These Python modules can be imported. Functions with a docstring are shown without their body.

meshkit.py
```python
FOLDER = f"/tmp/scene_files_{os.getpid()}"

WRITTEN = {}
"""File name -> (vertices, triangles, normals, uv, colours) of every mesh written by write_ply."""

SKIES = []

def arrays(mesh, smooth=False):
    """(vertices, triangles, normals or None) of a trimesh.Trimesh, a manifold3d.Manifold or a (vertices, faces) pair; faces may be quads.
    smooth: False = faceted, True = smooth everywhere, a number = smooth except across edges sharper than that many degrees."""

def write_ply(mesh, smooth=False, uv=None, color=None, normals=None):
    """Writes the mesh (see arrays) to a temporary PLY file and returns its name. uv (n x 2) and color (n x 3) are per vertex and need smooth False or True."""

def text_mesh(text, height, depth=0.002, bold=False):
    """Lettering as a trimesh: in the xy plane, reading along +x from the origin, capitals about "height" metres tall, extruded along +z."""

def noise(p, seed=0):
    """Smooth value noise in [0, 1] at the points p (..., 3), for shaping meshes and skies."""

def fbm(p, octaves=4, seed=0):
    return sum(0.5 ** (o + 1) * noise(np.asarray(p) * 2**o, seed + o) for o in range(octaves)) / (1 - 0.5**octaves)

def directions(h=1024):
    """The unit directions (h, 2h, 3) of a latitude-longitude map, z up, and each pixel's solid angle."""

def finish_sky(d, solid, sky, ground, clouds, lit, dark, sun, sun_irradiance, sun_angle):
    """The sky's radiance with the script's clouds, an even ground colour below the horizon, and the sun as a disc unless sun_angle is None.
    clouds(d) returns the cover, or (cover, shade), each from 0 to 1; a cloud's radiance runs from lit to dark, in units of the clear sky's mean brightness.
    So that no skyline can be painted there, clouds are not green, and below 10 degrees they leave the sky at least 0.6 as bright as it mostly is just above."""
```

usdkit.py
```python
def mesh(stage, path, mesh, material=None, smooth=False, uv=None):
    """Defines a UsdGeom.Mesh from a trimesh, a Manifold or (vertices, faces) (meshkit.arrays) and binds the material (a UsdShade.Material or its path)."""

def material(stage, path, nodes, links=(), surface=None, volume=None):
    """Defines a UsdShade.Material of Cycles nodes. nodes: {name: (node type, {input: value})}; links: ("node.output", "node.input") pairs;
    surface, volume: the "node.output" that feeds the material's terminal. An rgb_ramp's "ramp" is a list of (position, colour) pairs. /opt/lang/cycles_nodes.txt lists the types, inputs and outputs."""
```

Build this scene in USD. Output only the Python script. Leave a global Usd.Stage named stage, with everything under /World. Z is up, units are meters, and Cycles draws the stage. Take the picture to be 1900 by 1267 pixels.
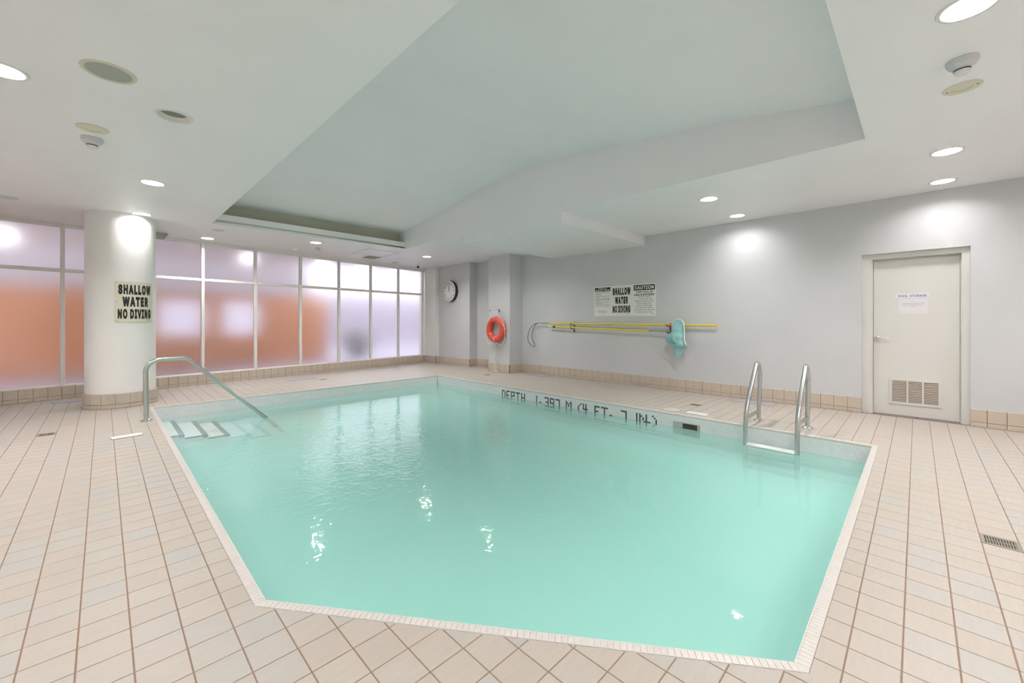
import math, random
import numpy as np, trimesh, usdkit, meshkit
import shapely
from shapely.geometry import Polygon, Point, box as sbox
from shapely import affinity
from pxr import Usd, UsdGeom, UsdLux, UsdShade, Gf, Sdf

random.seed(7); RNG = np.random.default_rng(7)
stage = Usd.Stage.CreateInMemory()
UsdGeom.SetStageUpAxis(stage, 'Z'); UsdGeom.SetStageMetersPerUnit(stage, 1.0)
UsdGeom.Xform.Define(stage, '/World'); UsdGeom.Scope.Define(stage, '/World/Looks')

# ------------------------------------------------------------------ camera, sky, exposure
A = math.radians(44.87)
FWD = np.array([math.cos(A), math.sin(A), 0.0]); RGT = np.array([math.sin(A), -math.cos(A), 0.0])
EYE = np.array([0.0, 0.0, 1.28])
cam = UsdGeom.Camera.Define(stage, '/World/camera')
mt = Gf.Matrix4d(1.0)
for i, r in enumerate((RGT, (0, 0, 1), -FWD, EYE)):
    mt.SetRow(i, Gf.Vec4d(*map(float, r), 1.0 if i == 3 else 0.0))
cam.AddTransformOp().Set(mt)
cam.CreateHorizontalApertureAttr(36.0); cam.CreateVerticalApertureAttr(36.0 * 1267 / 1900)
cam.CreateFocalLengthAttr(755.0 / 1900 * 36.0)
cam.CreateVerticalApertureOffsetAttr(-37.5 / 1900 * 36.0)
cam.CreateClippingRangeAttr((0.05, 500.0))
cam.CreateExposureAttr(0.36)
sky = UsdLux.DomeLight.Define(stage, '/World/sky_light')
sky.CreateIntensityAttr(0.70); sky.CreateColorAttr(Gf.Vec3f(0.90, 0.89, 0.97))
WL = -.19              # water level
LAMP = 425.0            # radiance of a downlight's lens
LAMP_RGB = (1.0, 0.97, 0.955)

# ------------------------------------------------------------------ helpers
used = {}
def unique(parent, name):
    k = (parent, name); n = used.get(k, 0); used[k] = n + 1
    return f'{parent}/{name}' + (f'_{n:03d}' if n else '')
def P(parent): return '/World' if parent is None else (str(parent.GetPath()) if hasattr(parent, 'GetPath') else parent)
def obj(name, mesh, mat, parent=None, smooth=False):
    return usdkit.mesh(stage, unique(P(parent), name), mesh, mat, smooth).GetPrim()
def tag(p, label=None, cat=None, group=None, kind=None):
    for k, v in (('label', label), ('category', cat), ('group', group), ('kind', kind)):
        if v: p.SetCustomDataByKey(k, v)
    return p
def thing(name, label=None, cat=None, group=None, loc=(0, 0, 0), rotz=0.0, kind=None):
    x = UsdGeom.Xform.Define(stage, unique('/World', name))
    x.AddTranslateOp().Set(Gf.Vec3d(*map(float, loc)))
    if rotz: x.AddRotateZOp().Set(float(rotz))
    return tag(x.GetPrim(), label, cat, group, kind)
def dup(root, name, loc, label, group=None, rotz=0.0):
    was = root.GetCustomData()
    r = thing(name, label, was['category'], group or was.get('group'), loc, rotz)
    r.GetReferences().AddInternalReference(root.GetPath()); r.SetInstanceable(True)
    return r
def cat(*ms):
    """joins (v,f) pairs or trimeshes"""
    vs, fs, n = [], [], 0
    for m in ms:
        v, f = (m.vertices, m.faces) if hasattr(m, 'vertices') else m
        v = np.asarray(v, float); f = np.asarray(f, int)
        if f.shape[1] == 4: f = np.vstack([f[:, [0, 1, 2]], f[:, [0, 2, 3]]])
        vs.append(v); fs.append(f + n); n += len(v)
    return np.vstack(vs), np.vstack(fs)
def bx(x0, x1, y0, y1, z0, z1):
    v = np.array([[x, y, z] for x in (x0, x1) for y in (y0, y1) for z in (z0, z1)], float)
    f = np.array([[0, 1, 3], [0, 3, 2], [4, 6, 7], [4, 7, 5], [0, 4, 5], [0, 5, 1], [2, 3, 7], [2, 7, 6], [0, 2, 6], [0, 6, 4], [1, 5, 7], [1, 7, 3]])
    return v, f
def rbox(x0, x1, y0, y1, z0, z1, c=0.003):
    """box with chamfered edges"""
    import manifold3d as m3
    pts = []
    for x, sx in ((x0, 1), (x1, -1)):
        for y, sy in ((y0, 1), (y1, -1)):
            for z, sz in ((z0, 1), (z1, -1)):
                pts += [[x + sx * c, y + sy * c, z], [x + sx * c, y, z + sz * c], [x, y + sy * c, z + sz * c]]
    h = trimesh.convex.convex_hull(np.array(pts)); return np.array(h.vertices), np.array(h.faces)
def frame_map(m, o, u, v, n):
    """maps local (a,b,c) to o + a u + b v + c n"""
    vv, f = (m.vertices, m.faces) if hasattr(m, 'vertices') else m
    vv = np.asarray(vv, float); B = np.array([u, v, n], float)
    out = np.asarray(o, float) + vv @ B
    f = np.asarray(f)
    if np.linalg.det(B) < 0: f = f[:, ::-1]
    return out, f
def tube(pts, r, n=12, closed=False, caps=True):
    p = np.asarray(pts, float); k = len(p)
    if closed: t = np.roll(p, -1, 0) - np.roll(p, 1, 0)
    else: t = np.gradient(p, axis=0)
    t /= np.linalg.norm(t, axis=1, keepdims=True) + 1e-12
    a = np.cross(t[0], [0, 0, 1.0] if abs(t[0][2]) < .9 else [1.0, 0, 0]); a /= np.linalg.norm(a)
    rr = np.broadcast_to(r, (k,)); V = []
    for i in range(k):
        a = a - t[i] * (a @ t[i]); a /= np.linalg.norm(a); b = np.cross(t[i], a)
        ang = np.arange(n) * 2 * np.pi / n
        V.append(p[i] + rr[i] * (np.cos(ang)[:, None] * a + np.sin(ang)[:, None] * b))
    V = np.vstack(V); F = []
    for i in range(k if closed else k - 1):
        j = (i + 1) % k
        for q in range(n):
            q2 = (q + 1) % n
            F += [[i * n + q, i * n + q2, j * n + q2], [i * n + q, j * n + q2, j * n + q]]
    if caps and not closed:
        V = np.vstack([V, p[0], p[-1]])
        for q in range(n):
            F += [[k * n, (q + 1) % n, q], [k * n + 1, (k - 1) * n + q, (k - 1) * n + (q + 1) % n]]
    return V, np.array(F)
def smooth_path(ctrl, n=60):
    """rounded path through control points (centripetal-ish Catmull-Rom)"""
    c = np.asarray(ctrl, float); c = np.vstack([2 * c[0] - c[1], c, 2 * c[-1] - c[-2]])
    out = []
    for i in range(1, len(c) - 2):
        t = np.linspace(0, 1, max(4, n // (len(c) - 3)), endpoint=False)[:, None]
        a, b, d, e = c[i - 1], c[i], c[i + 1], c[i + 2]
        out.append(.5 * (2 * b + (d - a) * t + (2 * a - 5 * b + 4 * d - e) * t ** 2 + (3 * b - a - 3 * d + e) * t ** 3))
    return np.vstack(out + [c[-2:-1]])
def bend_path(pts, rad, n=8):
    """polyline with circular fillets at the inner points"""
    p = np.asarray(pts, float); rad = np.broadcast_to(rad, (len(p),)); out = [p[0]]
    for i in range(1, len(p) - 1):
        a, b = p[i - 1] - p[i], p[i + 1] - p[i]
        la, lb = np.linalg.norm(a), np.linalg.norm(b); a /= la; b /= lb
        th = math.acos(np.clip(a @ b, -1, 1)); d = min(rad[i] / math.tan(th / 2), .49 * la, .49 * lb); r = d * math.tan(th / 2)
        c = p[i] + (a + b) / np.linalg.norm(a + b) * (r / math.sin(th / 2))
        s, e = p[i] + a * d - c, p[i] + b * d - c
        w = math.acos(np.clip((s @ e) / (r * r), -1, 1))
        for t in np.linspace(0, 1, n): out.append(c + (math.sin((1 - t) * w) * s + math.sin(t * w) * e) / math.sin(w))
    return np.array(out + [p[-1]])
def lathe(prof, n=32, ang=2 * math.pi):
    """prof: (r, z) list from outside/bottom; closed revolve about z"""
    p = np.asarray(prof, float); k = len(p); th = np.arange(n) * ang / n
    V = np.stack([p[None, :, 0] * np.cos(th)[:, None], p[None, :, 0] * np.sin(th)[:, None], np.broadcast_to(p[None, :, 1], (n, k))], -1).reshape(-1, 3)
    F = []
    for i in range(n):
        j = (i + 1) % n
        for q in range(k - 1):
            a, b, c, d = i * k + q, j * k + q, j * k + q + 1, i * k + q + 1
            if p[q, 0] > 1e-9: F.append([a, b, c])
            if p[q + 1, 0] > 1e-9: F.append([a, c, d])
    return V, np.array(F)
def extrude(poly, z0, z1):
    gs = getattr(poly, 'geoms', [poly]); ms = []
    for g in gs:
        m = trimesh.creation.extrude_polygon(g, z1 - z0, engine='earcut'); m.apply_translation([0, 0, z0]); ms.append(m)
    return cat(*ms)
def rframe(u0, u1, v0, v1, w, z0, z1, wv=None):
    return extrude(sbox(u0, v0, u1, v1).difference(sbox(u0 + w, v0 + (wv or w), u1 - w, v1 - (wv or w))), z0, z1)
def quad_tile(u0, u1, v0, v1, t, c=0.0015):
    """a tile: back at 0, face at t, chamfered front edge; local axes u, v, n"""
    r = lambda a, n: [[u0 + a, v0 + a, n], [u1 - a, v0 + a, n], [u1 - a, v1 - a, n], [u0 + a, v1 - a, n]]
    V = np.array(r(0, 0) + r(0, t - c) + r(c, t)); F = []
    for b in (0, 4):
        for i in range(4):
            j = (i + 1) % 4; F += [[b + i, b + j, b + 4 + j], [b + i, b + 4 + j, b + 4 + i]]
    F += [[8, 9, 10], [8, 10, 11]]
    return V, np.array(F)
def poly_tile(g, z0, z1, c=0.0015):
    """tile of a convex-ish polygon outline, lying flat with its face at z1"""
    a = np.array(shapely.geometry.polygon.orient(g).exterior.coords)[:-1]
    n = len(a); nx = np.roll(a, -1, 0); pv = np.roll(a, 1, 0)
    d1 = a - pv; d1 /= np.linalg.norm(d1, axis=1, keepdims=True) + 1e-12
    d2 = (nx - a); d2 /= np.linalg.norm(d2, axis=1, keepdims=True) + 1e-12
    n1 = np.stack([-d1[:, 1], d1[:, 0]], 1); n2 = np.stack([-d2[:, 1], d2[:, 0]], 1)
    m = n1 + n2; m /= np.maximum(np.sum(m * n1, 1, keepdims=True), .35)
    b = a + np.clip(m, -2.5, 2.5) * c
    ring = lambda q, z: np.column_stack([q, np.full(n, z)])
    V = np.vstack([ring(a, z0), ring(a, z1 - c), ring(b, z1)]); F = []
    for s in (0, n):
        for i in range(n):
            j = (i + 1) % n; F += [[s + i, s + j, s + n + j], [s + i, s + n + j, s + n + i]]
    cap = trimesh.creation.triangulate_polygon(Polygon(a), engine='earcut')[1] if n > 4 else np.array([[0, 1, 2], [0, 2, 3]][:n - 2])
    if n > 4:
        # make sure the cap faces up
        q = a[cap]; s = np.cross(q[:, 1] - q[:, 0], q[:, 2] - q[:, 0]); cap = np.where(s[:, None] < 0, cap[:, ::-1], cap)
    return V, np.vstack([np.array(F), cap + 2 * n])

def block_text(text, height, stroke, depth=.0006):
    from PIL import Image, ImageDraw, ImageFont
    import glob
    font = ImageFont.truetype(glob.glob('/opt/blender-*/*/datafiles/fonts/Inter.woff2')[0], 96)
    x, ms = 0.0, []
    for ch in text:
        if ch == ' ': x += 34; continue
        x0, y0, x1, y1 = font.getbbox(ch, anchor='ls', stroke_width=stroke)
        im = Image.new('L', (x1 - x0 + 8, y1 - y0 + 8)); ImageDraw.Draw(im).text((4 - x0, 4 - y0), ch, 255, font, anchor='ls', stroke_width=stroke)
        on = np.pad(np.asarray(im) > 127, ((0, 0), (1, 1))).astype(np.int8)
        r, st = np.nonzero(np.diff(on, axis=1) == 1); en = np.nonzero(np.diff(on, axis=1) == -1)[1]
        g = shapely.union_all(shapely.box(st, -r - 1, en, -r)).buffer(.6).buffer(-.6).simplify(.8)
        g = affinity.translate(g, x - 4, 4 - y0); x += (x1 - x0) + 1
        ms.append(extrude(g, 0, depth))
    v, f = cat(*ms); k = height / (v[:, 1].max() - v[:, 1].min()); v[:, :2] = (v[:, :2] - [v[:, 0].min(), v[:, 1].min()]) * k
    return trimesh.Trimesh(v, f, process=False)
def lettering(lines, width, heights, gaps, squeeze=1.0, bold=True, depth=0.0006, fit=None, align='c', stroke=None):
    """stacked lines of lettering in (u, v), top at v=0, centred on u=0 within width"""
    ms, y = [], 0.0
    for i, (t, h) in enumerate(zip(lines, heights)):
        y -= h
        if t:
            m = block_text(t, h, stroke, depth) if stroke else meshkit.text_mesh(t, h, depth=depth, bold=bold); m.apply_scale([squeeze, 1, 1])
            b = m.bounds; w = b[1][0] - b[0][0]
            want = fit[i] if fit and fit[i] else (width if w > width else None)
            if want: m.apply_scale([want / w, 1, 1]); b = m.bounds; w = want
            m.apply_translation([-b[0][0] - (w / 2 if align == 'c' else width / 2), y, 0]); ms.append(m)
        y -= gaps[i] if i < len(gaps) else 0
    return cat(*ms)

# ------------------------------------------------------------------ materials
LK = '/World/Looks/'
def plain(name, rgb, rough=.6, metal=0.0, spec=.5, **kw):
    return usdkit.material(stage, LK + name, {'p': ('principled_bsdf', dict(base_color=rgb, roughness=rough, metallic=metal, specular_ior_level=spec, **kw))}, [], surface='p.BSDF')
def paint(name, rgb, rough=.55, var=.025, bump=.0006, scale=90):
    a = [max(0, c - var) for c in rgb]; b = [min(1, c + var * .6) for c in rgb]
    return usdkit.material(stage, LK + name, {
        'g': ('geometry', {}), 'n': ('noise_texture', dict(scale=1.3, detail=4)), 'r': ('rgb_ramp', {'ramp': [(.3, a), (.7, b)]}),
        'n2': ('noise_texture', dict(scale=scale, detail=3)), 'b': ('bump', dict(strength=.25, distance=bump)),
        'p': ('principled_bsdf', dict(roughness=rough, specular_ior_level=.35))},
        [('g.position', 'n.vector'), ('n.fac', 'r.fac'), ('r.color', 'p.base_color'), ('g.position', 'n2.vector'), ('n2.fac', 'b.height'), ('b.normal', 'p.normal')], surface='p.BSDF')
PITCH, TX0, TY0 = 0.1525, -0.072, 0.040
def tile_mat(name, ramp, pitch, off, rough=.42, grain=.05):
    """ceramic whose tone steps from tile to tile, with a fine directional grain"""
    return usdkit.material(stage, LK + name, {
        'g': ('geometry', {}), 'o': ('vector_math', dict(math_type='subtract', vector2=off)),
        's': ('vector_math', dict(math_type='divide', vector2=(pitch,) * 3)), 'f': ('vector_math', dict(math_type='floor')),
        'w': ('white_noise_texture', dict(dimensions='3D')), 'r': ('rgb_ramp', {'ramp': ramp}),
        'm': ('mapping', dict(scale=(9, 55, 30), rotation=(0, 0, .5))), 'n': ('noise_texture', dict(scale=1.0, detail=5, roughness=.62)),
        'nr': ('map_range', dict(from_min=.3, from_max=.7, to_min=1 - grain, to_max=1 + grain * .6)),
        'x': ('vector_math', dict(math_type='scale')), 'b': ('bump', dict(strength=.15, distance=.0006)),
        'p': ('principled_bsdf', dict(roughness=rough, specular_ior_level=.4))},
        [('g.position', 'o.vector1'), ('o.vector', 's.vector1'), ('s.vector', 'f.vector1'), ('f.vector', 'w.vector'), ('w.value', 'r.fac'),
         ('g.position', 'm.vector'), ('m.vector', 'n.vector'), ('n.fac', 'nr.value'), ('r.color', 'x.vector1'), ('nr.result', 'x.scale'), ('x.vector', 'p.base_color'),
         ('n.fac', 'b.height'), ('b.normal', 'p.normal')], surface='p.BSDF')
M_tile = tile_mat('deck_tile', [(0, (.485, .425, .368)), (.3, (.505, .448, .39)), (.6, (.495, .443, .386)), (.8, (.485, .446, .405)), (1, (.468, .443, .413))], PITCH, (TX0, TY0, -.05))
M_base = tile_mat('skirting_tile', [(0, (.60, .505, .41)), (.5, (.63, .54, .445)), (1, (.585, .51, .44))], .1525, (.03, .02, .057), rough=.4)
M_grout = plain('grout', (.30, .19, .13), .9)
M_cope = tile_mat('coping_tile', [(0, (.66, .61, .57)), (.5, (.68, .635, .595)), (1, (.645, .61, .58))], .025, (.003, .004, .004), rough=.3, grain=.03)
M_mosaic = tile_mat('mosaic_white', [(0, (.85, .85, .86)), (.5, (.89, .89, .90)), (1, (.83, .84, .86))], .025, (.003, .004, .004), rough=.25, grain=.03)
M_mosaic_dark = plain('mosaic_dark', (.09, .09, .09), .3)
M_mortar = plain('mosaic_grout', (.74, .72, .71), .9)
M_plaster = paint('pool_plaster', (.87, .89, .85), .6)
M_ceil = paint('ceiling_paint', (.94, .925, .945), .42, bump=.0002)
M_vault = paint('vault_paint', (.945, .92, .94), .5, bump=.0002)
M_olive = paint('cove_paint', (.56, .58, .46), .6)
M_white = paint('white_paint', (.92, .90, .875), .5)
M_grey = paint('grey_wall_paint', (.65, .655, .67), .5)
M_jamb = paint('jamb_paint', (.85, .85, .83), .5)
M_door = paint('door_paint', (.73, .715, .68), .4, var=.012, bump=.0002)
M_steel = plain('stainless', (.56, .57, .56), .24, 1.0)
M_chrome = plain('chrome', (.75, .75, .77), .15, 1.0)
M_alu = plain('aluminium_frame', (.84, .81, .78), .4, 0.0)
M_nosing = plain('step_nosing', (.10, .095, .11), .4)
M_black = plain('black_plastic', (.02, .02, .022), .4)
M_ink = plain('sign_ink', (.025, .024, .02), .5)
M_ink_grey = plain('sign_small_ink', (.10, .10, .10), .5)
M_plastic = plain('white_plastic', (.80, .79, .76), .4)
M_smoke = plain('detector_plastic', (.66, .65, .67), .4)
M_skim = plain('skimmer_metal', (.48, .48, .45), .45, .3)
M_cannight = plain('can_baffle', (.24, .24, .20), .6)
M_cream = plain('cream_plastic', (.72, .68, .55), .5)
M_grille = plain('speaker_grille', (.42, .43, .40), .6)
M_register = plain('register_grey', (.37, .37, .43), .4)
M_dark = plain('dark_void', (.05, .045, .035), .7)
M_drain = plain('drain_metal', (.34, .31, .25), .45, .5)
M_signcream = plain('sign_board_cream', (.80, .76, .62), .4)
M_signwhite = plain('sign_board_white', (.84, .85, .80), .4)
M_louvre = plain('louvre_metal', (.55, .47, .40), .5)
M_paper = plain('paper', (.78, .76, .80), .7)
M_lilac = plain('lilac_band', (.58, .57, .72), .7)
M_inkblue = plain('notice_blue_ink', (.12, .12, .28), .6)
M_inkred = plain('notice_red_ink', (.52, .28, .25), .6)
M_orange = plain('ring_orange', (.80, .095, .06), .28)
M_rope = plain('white_rope', (.76, .74, .68), .8)
M_yellow = plain('yellow_pole', (.76, .65, .10), .35)
M_net = plain('teal_net', (.34, .62, .62), .8)
M_nethem = plain('net_hem', (.16, .40, .41), .8)
M_netrim = plain('net_rim', (.78, .80, .66), .4)
M_bracket = plain('bracket_grey', (.06, .065, .085), .4)
M_clip = plain('orange_clip', (.75, .28, .04), .4)
M_lens = usdkit.material(stage, LK + 'lamp_lens', {'e': ('emission', dict(color=LAMP_RGB, strength=LAMP))}, [], surface='e.emission')
M_lens_soft = usdkit.material(stage, LK + 'wall_washer_lens', {'e': ('emission', dict(color=LAMP_RGB, strength=LAMP * .34))}, [], surface='e.emission')
M_dim = usdkit.material(stage, LK + 'dim_lens', {'e': ('emission', dict(color=(1, .78, .6), strength=1.6))}, [], surface='e.emission')
M_outlamp = usdkit.material(stage, LK + 'outdoor_lens', {'e': ('emission', dict(color=(1, .98, 1), strength=85.0))}, [], surface='e.emission')
M_reflector = plain('lamp_reflector', (.85, .83, .78), .35, .2)
M_brick = paint('brick_render', (.70, .33, .175), .8, var=.05)
M_greyout = paint('outdoor_grey', (.42, .40, .42), .8)
M_pinkout = paint('outdoor_pink', (.40, .365, .41), .8)
M_pave = paint('pavement', (.55, .53, .60), .8)
M_shrub = plain('shrub_leaf', (.26, .28, .25), .8)
M_blind = plain('window_blind', (.85, .85, .95), .6, emission_color=(.82, .80, 1.0), emission_strength=.34)
M_glass = usdkit.material(stage, LK + 'frosted_glass', {
    'g': ('geometry', {}), 'n': ('noise_texture', dict(scale=70, detail=2)), 'b': ('bump', dict(strength=.35, distance=.004)),
    'f': ('fresnel', dict(IOR=1.5)), 't': ('refraction_bsdf', dict(color=(.94, .94, .96), roughness=.42, IOR=1.18)),
    's': ('glossy_bsdf', dict(color=(.9, .9, .9), roughness=.12)), 'm': ('mix_closure', {})},
    [('g.position', 'n.vector'), ('n.fac', 'b.height'), ('b.normal', 't.normal'), ('b.normal', 's.normal'), ('f.fac', 'm.fac'), ('t.BSDF', 'm.closure1'), ('s.BSDF', 'm.closure2')], surface='m.closure')
WAVE = {'g': ('geometry', {}), 'n1': ('noise_texture', dict(scale=13.0, detail=1.0, roughness=.45, distortion=.8)),
        'dv': ('vector_math', dict(math_type='distance', vector2=(1.9, 5.2, WL))), 'n2': ('noise_texture', dict(scale=.9, detail=1)),
        'dn': ('math', dict(math_type='multiply_add', value2=-2.2, value3=1.1)), 'da': ('math', dict(math_type='add')),
        'k': ('map_range', dict(from_min=1.2, from_max=4.2, to_min=1.0, to_max=.10, clamp=True)), 'h': ('math', dict(math_type='multiply')),
        'b': ('bump', dict(strength=1.0, distance=.0043))}
M_water = usdkit.material(stage, LK + 'pool_water', {**WAVE,
    'f': ('fresnel', dict(IOR=1.24)), 't': ('transparent_bsdf', dict(color=(1, 1, 1))), 'd': ('diffuse_bsdf', dict(color=(.54, .945, .86))),
    'td': ('mix_closure', dict(fac=.26)),
    's': ('glossy_bsdf', dict(color=(1, 1, 1), roughness=.02)), 'm': ('mix_closure', {})},
    [('g.position', 'n1.vector'), ('g.position', 'n2.vector'), ('g.position', 'dv.vector1'), ('n2.fac', 'dn.value1'), ('dv.value', 'da.value1'), ('dn.value', 'da.value2'), ('da.value', 'k.value'), ('n1.fac', 'h.value1'), ('k.result', 'h.value2'), ('h.value', 'b.height'),
     ('b.normal', 'f.normal'), ('b.normal', 's.normal'), ('t.BSDF', 'td.closure1'), ('d.BSDF', 'td.closure2'),
     ('f.fac', 'm.fac'), ('td.closure', 'm.closure1'), ('s.BSDF', 'm.closure2')], surface='m.closure')
# the milkiness of the water: thin sheets of suspended haze, denser further down
M_haze = {a: usdkit.material(stage, LK + f'water_haze_{int(a * 100)}', {'t': ('transparent_bsdf', {}), 'd': ('diffuse_bsdf', dict(color=(.54, .945, .86))), 'l': ('translucent_bsdf', dict(color=(.54, .945, .86))),
    'dl': ('mix_closure', dict(fac=.0)), 'm': ('mix_closure', dict(fac=a))}, [('d.BSDF', 'dl.closure1'), ('l.BSDF', 'dl.closure2'), ('t.BSDF', 'm.closure1'), ('dl.closure', 'm.closure2')], surface='m.closure') for a in (.45, .6, 1.0)}

# ------------------------------------------------------------------ the room shell
WIN0, WIND = np.array([-1.11, 9.914]), np.array([0.99112, 0.13298]); WINN = np.array([0.13298, -0.99112])   # window wall: origin, along, into the room
def ywin(x): return WIN0[1] + (x - WIN0[0]) * WIND[1] / WIND[0]
def W(m):   # local (s, d into room, z) -> world
    return frame_map(m, (WIN0[0], WIN0[1], 0), (*WIND, 0), (*WINN, 0), (0, 0, 1))
XB = 7.49                                # grey wall with the door
XW, YS = -2.4, -2.6                      # walls behind the camera
PIL_X, PIL_Y0, PIL_Y1 = 7.03, 7.08, 7.85
room = Polygon([(XW, YS), (XB, YS), (XB, PIL_Y0), (PIL_X, PIL_Y0), (PIL_X, PIL_Y1), (7.56, PIL_Y1), (7.56, 8.93), (7.28, 8.93), (7.28, 10.42), (7.17, 10.42), (7.17, ywin(7.17)), (XW, ywin(XW))])
POOL = np.array([(.53, 2.126), (1.835, .33), (5.575, .33), (5.575, 8.04), (.53, 8.04)])   # inner edge, counter-clockwise
pool_in = Polygon(POOL); pool_out = pool_in.buffer(.05, join_style='mitre')
COL, COLR = np.array([.20, 8.746]), .402
def zc(x): return 2.89 + .0075 * x
HTOP = 4.0

# floor: grout bed with separate tiles
floor = tag(UsdGeom.Xform.Define(stage, '/World/floor').GetPrim(), kind='structure')
alcove = sbox(XB - .01, 7.62, -.463, .551)
slab = room.buffer(.08).union(alcove).difference(pool_out)
obj('grout_bed', extrude(slab, -.28, -.003), M_grout, floor)
DRAINS = [((3.59, -.4175), 'square slotted metal floor drain in the right foreground deck'),
          ((-.529, 6.9025), 'square metal floor drain in the tiles on the left, left of the white cover plate'),
          ((6.33, 2.3275), 'square dark floor drain on the far deck, left of the ladder'),
          ((6.41, 7.20), 'small dark floor drain on the deck below the life ring'),
          ((3.34, 9.19), 'small dark floor drain on the deck by the windows')]
clear = room.union(alcove).difference(pool_out.buffer(.0008, join_style='mitre')).difference(Point(*COL).buffer(COLR + .012))
for (dx, dy), _ in DRAINS: clear = clear.difference(sbox(dx - .001, dy - .001, dx + .1515, dy + .1515))
G = .0045
tiles = []
clear_in = clear.buffer(-.0008)
shapely.prepare(clear_in)
for i in range(-16, 52):
    for j in range(-18, 74):
        x0, y0 = TX0 + i * PITCH, TY0 + j * PITCH
        q = sbox(x0 + G / 2, y0 + G / 2, x0 + PITCH - G / 2, y0 + PITCH - G / 2)
        if clear_in.contains(q): tiles.append((q, np.array([x0 + .076, y0 + .076])))
        elif clear_in.intersects(q):
            for g in getattr(q.intersection(clear_in), 'geoms', [q.intersection(clear_in)]):
                if g.geom_type == 'Polygon' and g.area > 3e-5:
                    g = shapely.remove_repeated_points(g.simplify(.0004), .0008)
                    if g.geom_type == 'Polygon' and g.area > 3e-5 and not g.interiors: tiles.append((g, np.array(g.centroid.coords[0])))
def shows(c, z=0.0):
    """how large a spot is in the photograph, for picking the nearest pieces"""
    v = np.array([c[0], c[1], z]) - EYE; d = v @ FWD
    if d < .3: return 0.0
    x, y = 755 * (v @ RGT) / d, 755 * -v[2] / d
    return 1 / d ** 3 if abs(x) < 965 and y < 690 else 1e-6 / (1 + np.linalg.norm(v))
tiles.sort(key=lambda t: -shows(t[1]) * t[0].area)
for g, c in tiles[:300]: obj('tile', poly_tile(g, -.0035, 0.0), M_tile, floor)
tag(obj('tile_field', cat(*[poly_tile(g, -.0035, 0.0) for g, c in tiles[300:]]), M_tile, floor), kind='stuff')

# walls
def strukt(name): return tag(UsdGeom.Xform.Define(stage, '/World/' + name).GetPrim(), kind='structure')
wall_back = strukt('wall_back')
dp = sbox(-2.7, 0, PIL_Y0 + .02, HTOP).difference(sbox(-.463, -.5, .551, 2.206))     # (Y, Z) outline with the door opening
obj('wall_panel', frame_map(extrude(dp, 0, .16), (XB, 0, 0), (0, 1, 0), (0, 0, 1), (1, 0, 0)), M_grey, wall_back)
obj('pilaster', bx(PIL_X, 7.75, PIL_Y0, PIL_Y1, -.2, HTOP), M_grey, wall_back)
obj('niche_wall', bx(7.56, 7.75, PIL_Y1, 8.93, -.2, HTOP), M_grey, wall_back)
obj('clock_wall', bx(7.28, 7.75, 8.93, 10.42, -.2, HTOP), M_grey, wall_back)
tag(obj('end_pier', bx(7.17, 7.75, 10.42, 11.35, -.2, HTOP), M_jamb, wall_back), label='white painted pier at the end of the windows')
obj('wall_behind_door', bx(7.66, 7.75, -1.0, 1.1, -.2, 2.6), M_grey, wall_back)
wall_left = strukt('wall_left')
S0, S1 = -1.32, 8.36
obj('curb', W(bx(S0, S1, -.15, 0, -.25, .218)), M_white, wall_left)
obj('header', W(cat(bx(S0, S1, -.15, 0, 2.90, HTOP), bx(S0, S1, -.15, -.02, 2.84, 2.92))), M_white, wall_left)
obj('wall_front', bx(XW - .15, XB + .2, YS - .15, YS, -.25, HTOP), M_white)
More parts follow.
